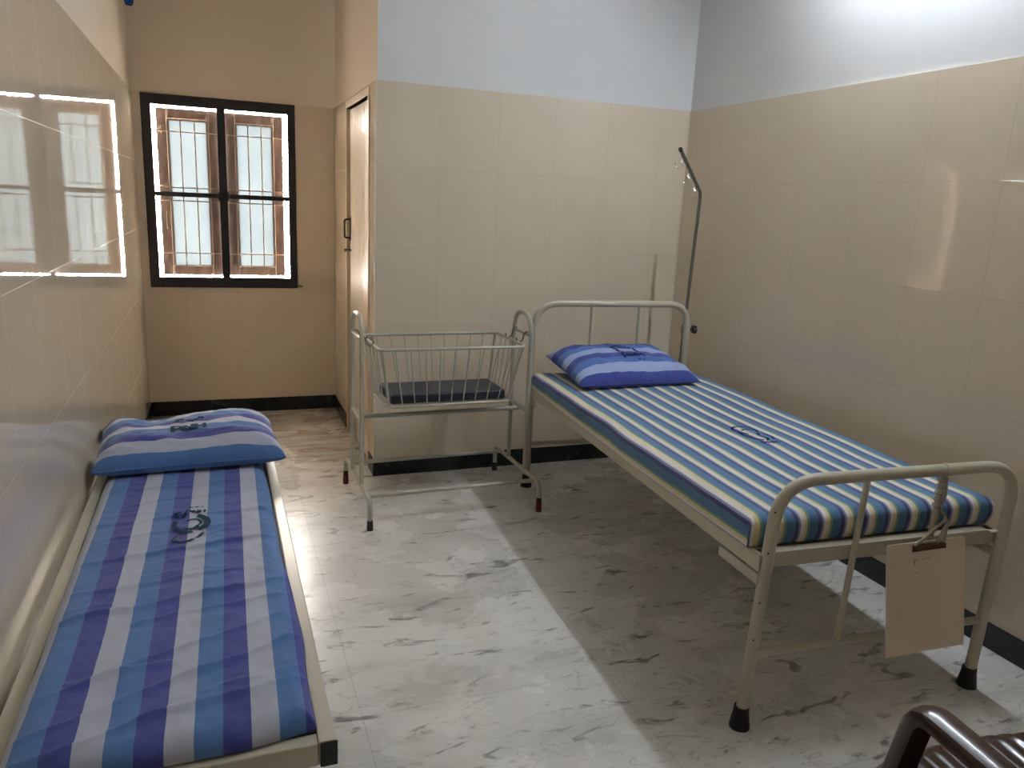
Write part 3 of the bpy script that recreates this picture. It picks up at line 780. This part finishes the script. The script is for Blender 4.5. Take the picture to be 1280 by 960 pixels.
# thin sheet-covered mattress with wrinkles
def mattress_left():
    b = MB(); uvs = []
    nx, ny = 110, 620
    ya, yb, z0 = -2.712, -.80, .4708
    rnd = random.Random(11)
    creases = []
    # (y at left, y at right, x range, height, width)
    spec = [(-1.33, -1.30, 0, 1, .004), (-1.47, -1.40, .25, 1, .005), (-1.62, -1.58, .0, 1, .007), (-1.74, -1.66, .1, .95, .004), (-1.88, -1.80, 0, 1, .009),
            (-2.06, -1.99, 0, .75, .005), (-2.20, -2.08, .0, 1, .011), (-2.26, -2.17, .3, 1, .005), (-2.50, -2.26, .15, 1, .007), (-2.62, -2.38, .0, 1, .008), (-2.64, -2.56, .35, 1, .009), (-2.70, -2.50, 0, .6, .006)]
    for k in range(22):
        yy_ = -1.2-1.45*rnd.random(); xa_ = rnd.random()*.7; spec.append((yy_, yy_+(.03+.14*rnd.random())*(.4+max(0, (-1.2-yy_)/1.5)), xa_, xa_+.15+.25*rnd.random(), .0025+.002*rnd.random()))
    for a, c, xa, xb, hgt in spec: creases.append((a, c, xa, xb, hgt, rnd.random()*9))
    def hgt(u, y):
        z = 0
        for a, c, xa, xb, hh, sd in creases:
            if u < xa-.08 or u > xb+.08: continue
            env = min(1, max(0, (u-xa+.08)/.16))*min(1, max(0, (xb+.08-u)/.16))
            yc = a+(c-a)*u+.018*noise.noise(V((u*3+sd, sd, 0)))+.006*noise.noise(V((u*9+sd, sd, 4)))
            d_ = (y-yc)
            if -.05 < d_ < .03:
                w1 = .0045 if d_ > 0 else .014
                z += 1.3*hh*env*math.exp(-(d_/w1)**2)*(.7+.6*noise.noise(V((u*4, sd, 8))))
        k = max(0, min(1, (-1.1-y)/1.5))
        z += .0045*noise.noise(V((u*4, y*5, 1)))+.0028*noise.noise(V((u*11+y*3, y*14, 2)))*(.4+k)+.0012*noise.noise(V((u*24, y*34, 3)))
        return z
    XL, XRr = .050, .602
    def edge(y):  # side outline of the loosely tucked sheet, widening towards the foot
        t = (y-ya)/(yb-ya)
        xl = .051+.004*t+.003*noise.noise(V((y*5, 0, 0)))
        xr = .606-.012*t+.006*noise.noise(V((y*4, 3, 0)))+.010*math.exp(-((y+2.25)/.25)**2)
        return xl, xr
    def pt(u, y, raw=False):
        xl, xr = edge(y); x = xl+(xr-xl)*u
        e = min(u, 1-u)*(xr-xl); f = min(1, e/.045); prof = math.sqrt(max(0, 1-(1-f)**2))
        ey = min(y-ya, yb-y); fy = min(1, max(0, ey)/.05); profy = math.sqrt(max(0, 1-(1-fy)**2))
        pz = min(prof, profy)
        return V((x, y, z0+.004+(.035+hgt(u, y))*pz+.0))
    vs = []
    for j in range(ny+1):
        tj = j/ny; tj = .5-.5*math.cos(math.pi*tj) if False else tj
        y = ya+(yb-ya)*tj
        for i in range(nx+1):
            u = i/nx; u = u+.35*(-(math.sin(2*math.pi*u))/(2*math.pi))
            p = pt(u, y)
            # foot edge slants: the sheet hangs a bit lower at the left
            t = (y-ya)/(yb-ya)
            p.y += (1-t)**6*(-.0+.075*max(0, u-.75)*4*.3)
            vs.append(p)
            xl, xr = edge(y)
            s_ = (p.x-xl)
            drift = .0*(1-t)
            uvs.append(((p.x-.046+.027*(1-t)+.0015*noise.noise(V((u*3, y*4, 6))))/.0515/3, y))
    b.add(vs, [(j*(nx+1)+i, j*(nx+1)+i+1, (j+1)*(nx+1)+i+1, (j+1)*(nx+1)+i) for j in range(ny) for i in range(nx)])
    # skirt down to the deck
    ringi = [i for i in range(nx+1)]+[(j)*(nx+1)+nx for j in range(1, ny+1)]+[ny*(nx+1)+i for i in range(nx-1, -1, -1)]+[j*(nx+1) for j in range(ny-1, 0, -1)]
    o = len(b.v); n_ = len(ringi)
    for i in ringi: p = b.v[i]; b.v.append(V((p.x, p.y, z0))); uvs.append(uvs[i])
    for k in range(n_): k2 = (k+1) % n_; b.f.append((ringi[k], o+k, o+k2, ringi[k2])); b.mi.append(0)
    b.f.append(tuple(o+k for k in range(n_))[::-1]); b.mi.append(0)
    # printed emblem
    xm, ym = .352, -1.66
    def fn(a_, c_):
        y = ym+c_; xl, xr = edge(y); u = (xm+a_-xl)/(xr-xl); return pt(u, y)
    n0 = len(b.v)
    em_ = [([(x*.040+.005, .0+y*.055) for x, y in arc(0, 0, 1, 1, 75, -70)], .020), ([(x*.040-.010, -.008+y*.06) for x, y in arc(0, 0, 1, 1, 150, 290)], .014),
           ([(x*.022+.004, -.0+y*.03) for x, y in arc(0, 0, 1, 1, 150, -70)], .009), ([(-.02, -.05), (.005, -.045), (.02, -.03)], .010),
           ([(-.052, -.135), (-.03, -.145), (.0, -.135), (.022, -.105), (.035, -.075)], .010), ([(-.052, -.128), (-.040, -.095), (-.02, -.085)], .006),
           ([(-.045, .045), (-.05, .075), (-.035, .09)], .012), ([(-.03, .04), (-.018, .065)], .010)]
    em_ += [(st, .007) for st in letters('PNH', .012, .085, .060, .035)]
    em_ += [([(-.012, .125), (.0, .127)], .007), ([(.006, .128), (.018, .128)], .007), ([(.024, .127), (.034, .125)], .006)]
    for pts, wd_ in em_: ribbon(b, pts, wd_, fn, .0030, 1)
    uvs += [(0, 0)]*(len(b.v)-n0)
    return b.build('mattress', [SHEET_L, INK], uvs=uvs)
ml = mattress_left()
tag(ml, 'thin wrinkled mattress in a wide blue, indigo and grey striped sheet on the low cot', 'mattress')
Mq = Matrix.Translation(V((.333, -.955, .522))) @ Matrix.Rotation(math.radians(3), 4, 'Z')
lg_ = [(st, .014) for st in letters('PNH', .0, -.085, .125, .055)]
lg_ += [([(-.055, .0), (-.04, .025), (-.02, .03)], .016), ([(-.01, .01), (.01, -.005), (.03, .01)], .010), ([(.03, .025), (.052, .023)], .018), ([(-.05, -.005), (-.02, -.013)], .010), ([(-.015, -.105), (.02, -.105)], .006)]
def sagL(u, v): return -.022*math.exp(-((u+.35)/.25)**2-((v-.5)/.5)**2)+.008*math.exp(-((u+.75)/.2)**2)+.012*math.exp(-((u-.6)/.4)**2)
pl_ = pillow('pillow', .650, .50, .115, Mq, PIL_L, INK, 2.95, .2, lg_, lean=0, seed=8, sag=sagL, full=.30)
tag(pl_, 'muted blue and grey striped pillow with printed letters on the low cot', 'pillow')

# ------------------------------------------------------------------ brown plastic armchair, bottom right
BROWN = mat('dark_brown_plastic', (54, 31, 26), .27); BROWN.node_tree.nodes['Principled BSDF'].inputs['Coat Weight'].default_value = .3
ch = empty('plastic_armchair', (1.912, -3.268, 0), math.radians(-2))
tag(ch, 'glossy dark brown plastic armchair cut off at the bottom right corner', 'chair')
def slab(fn, nu, nv, th, hole=None):
    """a moulded sheet with thickness; fn(u, v) in [0,1]^2"""
    b = MB(); P = [[V(fn(i/nu, j/nv)) for i in range(nu+1)] for j in range(nv+1)]
    vs = [p for r_ in P for p in r_]; N_ = []
    for j in range(nv+1):
        for i in range(nu+1):
            du = P[j][min(i+1, nu)]-P[j][max(i-1, 0)]; dv = P[min(j+1, nv)][i]-P[max(j-1, 0)][i]
            N_.append(du.cross(dv).normalized())
    k = len(vs); al = vs+[p-n_*th for p, n_ in zip(vs, N_)]; fs = []; edges = {}
    for j in range(nv):
        for i in range(nu):
            if hole and hole((i+.5)/nu, (j+.5)/nv): continue
            q = (j*(nu+1)+i, j*(nu+1)+i+1, (j+1)*(nu+1)+i+1, (j+1)*(nu+1)+i)
            fs.append(q); fs.append(tuple(k+x for x in q[::-1]))
            for a, c in zip(q, q[1:]+q[:1]): edges[(a, c)] = 1
    for a, c in list(edges):
        if (c, a) not in edges: fs.append((c, a, a+k, c+k))
    b.add(al, fs); return b
SW, SD = .43, .475
def seat(u, v):
    x = (u-.5)*SW*(1+.06*v); y = -.20+v*SD
    # v=1 front edge rolls down
    z = .415-.018*math.sin(math.pi*u)*math.sin(math.pi*min(1, v*1.1))+.018*abs(2*u-1)**4
    if v > .80: t = (v-.80)/.20; z -= .055*t*t; y = -.20+.80*SD+(v-.80)*SD*.85
    y -= .05*abs(2*u-1)**3*(v**2)
    z += .0011*math.cos(u*2*math.pi*13)
    return (x, y, z)
slab(seat, 156, 60, .004, lambda u, v: .34 < v < .66 and (u*13) % 1 > .40 and (u*13) % 1 < .60 and .12 < u < .88).build('seat', BROWN, ch)
def back(u, v):
    x = (u-.5)*(.47+.0*v)*(1-.10*v*v); z = .40+v*.42; y = -.205-.10*v-.03*math.sin(math.pi*u)
    if v > .85: z = .40+.85*.42+(v-.85)*.42*(1-.5*abs(2*u-1)**3)
    return (x, y, z)
slab(back, 60, 50, .004, lambda u, v: .15 < v < .82 and .08 < u < .92 and (u*10) % 1 > .38 and (u*10) % 1 < .62).build('backrest', BROWN, ch)
def strip(path, wd_, th, side=V((1, 0, 0)), lip=.012):
    """moulded channel section swept along a path, open underneath"""
    b = MB(); pts = [V(p) for p in path]; k = len(pts)
    sec = [(-.5, -lip), (-.5, -.004), (-.44, .003), (-.25, .007), (0, .009), (.25, .007), (.44, .003), (.5, -.004), (.5, -lip)]
    sec2 = [(x*.88, y-th) for x, y in sec]; vs = []; full = sec+sec2[::-1]; n_ = len(full)
    for i, p in enumerate(pts):
        t = (pts[min(i+1, k-1)]-pts[max(i-1, 0)]).normalized(); nrm = -side.cross(t).normalized()
        w1 = wd_(i/(k-1)) if callable(wd_) else wd_
        for x, y in full: vs.append(p+side*(x*w1)+nrm*y)
    fs = [(i*n_+j, (i+1)*n_+j, (i+1)*n_+(j+1) % n_, i*n_+(j+1) % n_) for i in range(k-1) for j in range(n_)]
    fs += [tuple(range(n_)), tuple((k-1)*n_+j for j in range(n_))[::-1]]
    b.add(vs, fs); return b
for sx in (-1, 1):
    ax = sx*.25
    path = rounded([(ax, .175, .05), (ax, .150, .38), (ax-sx*.005, .105, .634), (ax-sx*.010, -.26, .604)], .055, 10)
    # front leg and arm are one moulded band
    arm = strip(path, lambda t: .062, .004, V((1, 0, 0))*1, .022)
    arm.build('armrest', BROWN, ch)
    lg = strip([(sx*.200, .215, 0), (sx*.195, .205, .20), (sx*.190, .190, .40)], .055, .004, V((1, 0, 0)), .03); lg.build('leg', BROWN, ch)
    lg = strip([(sx*.250, -.30, 0), (sx*.235, -.26, .22), (sx*.222, -.215, .42)], .055, .004, V((1, 0, 0)), .03); lg.build('leg', BROWN, ch)
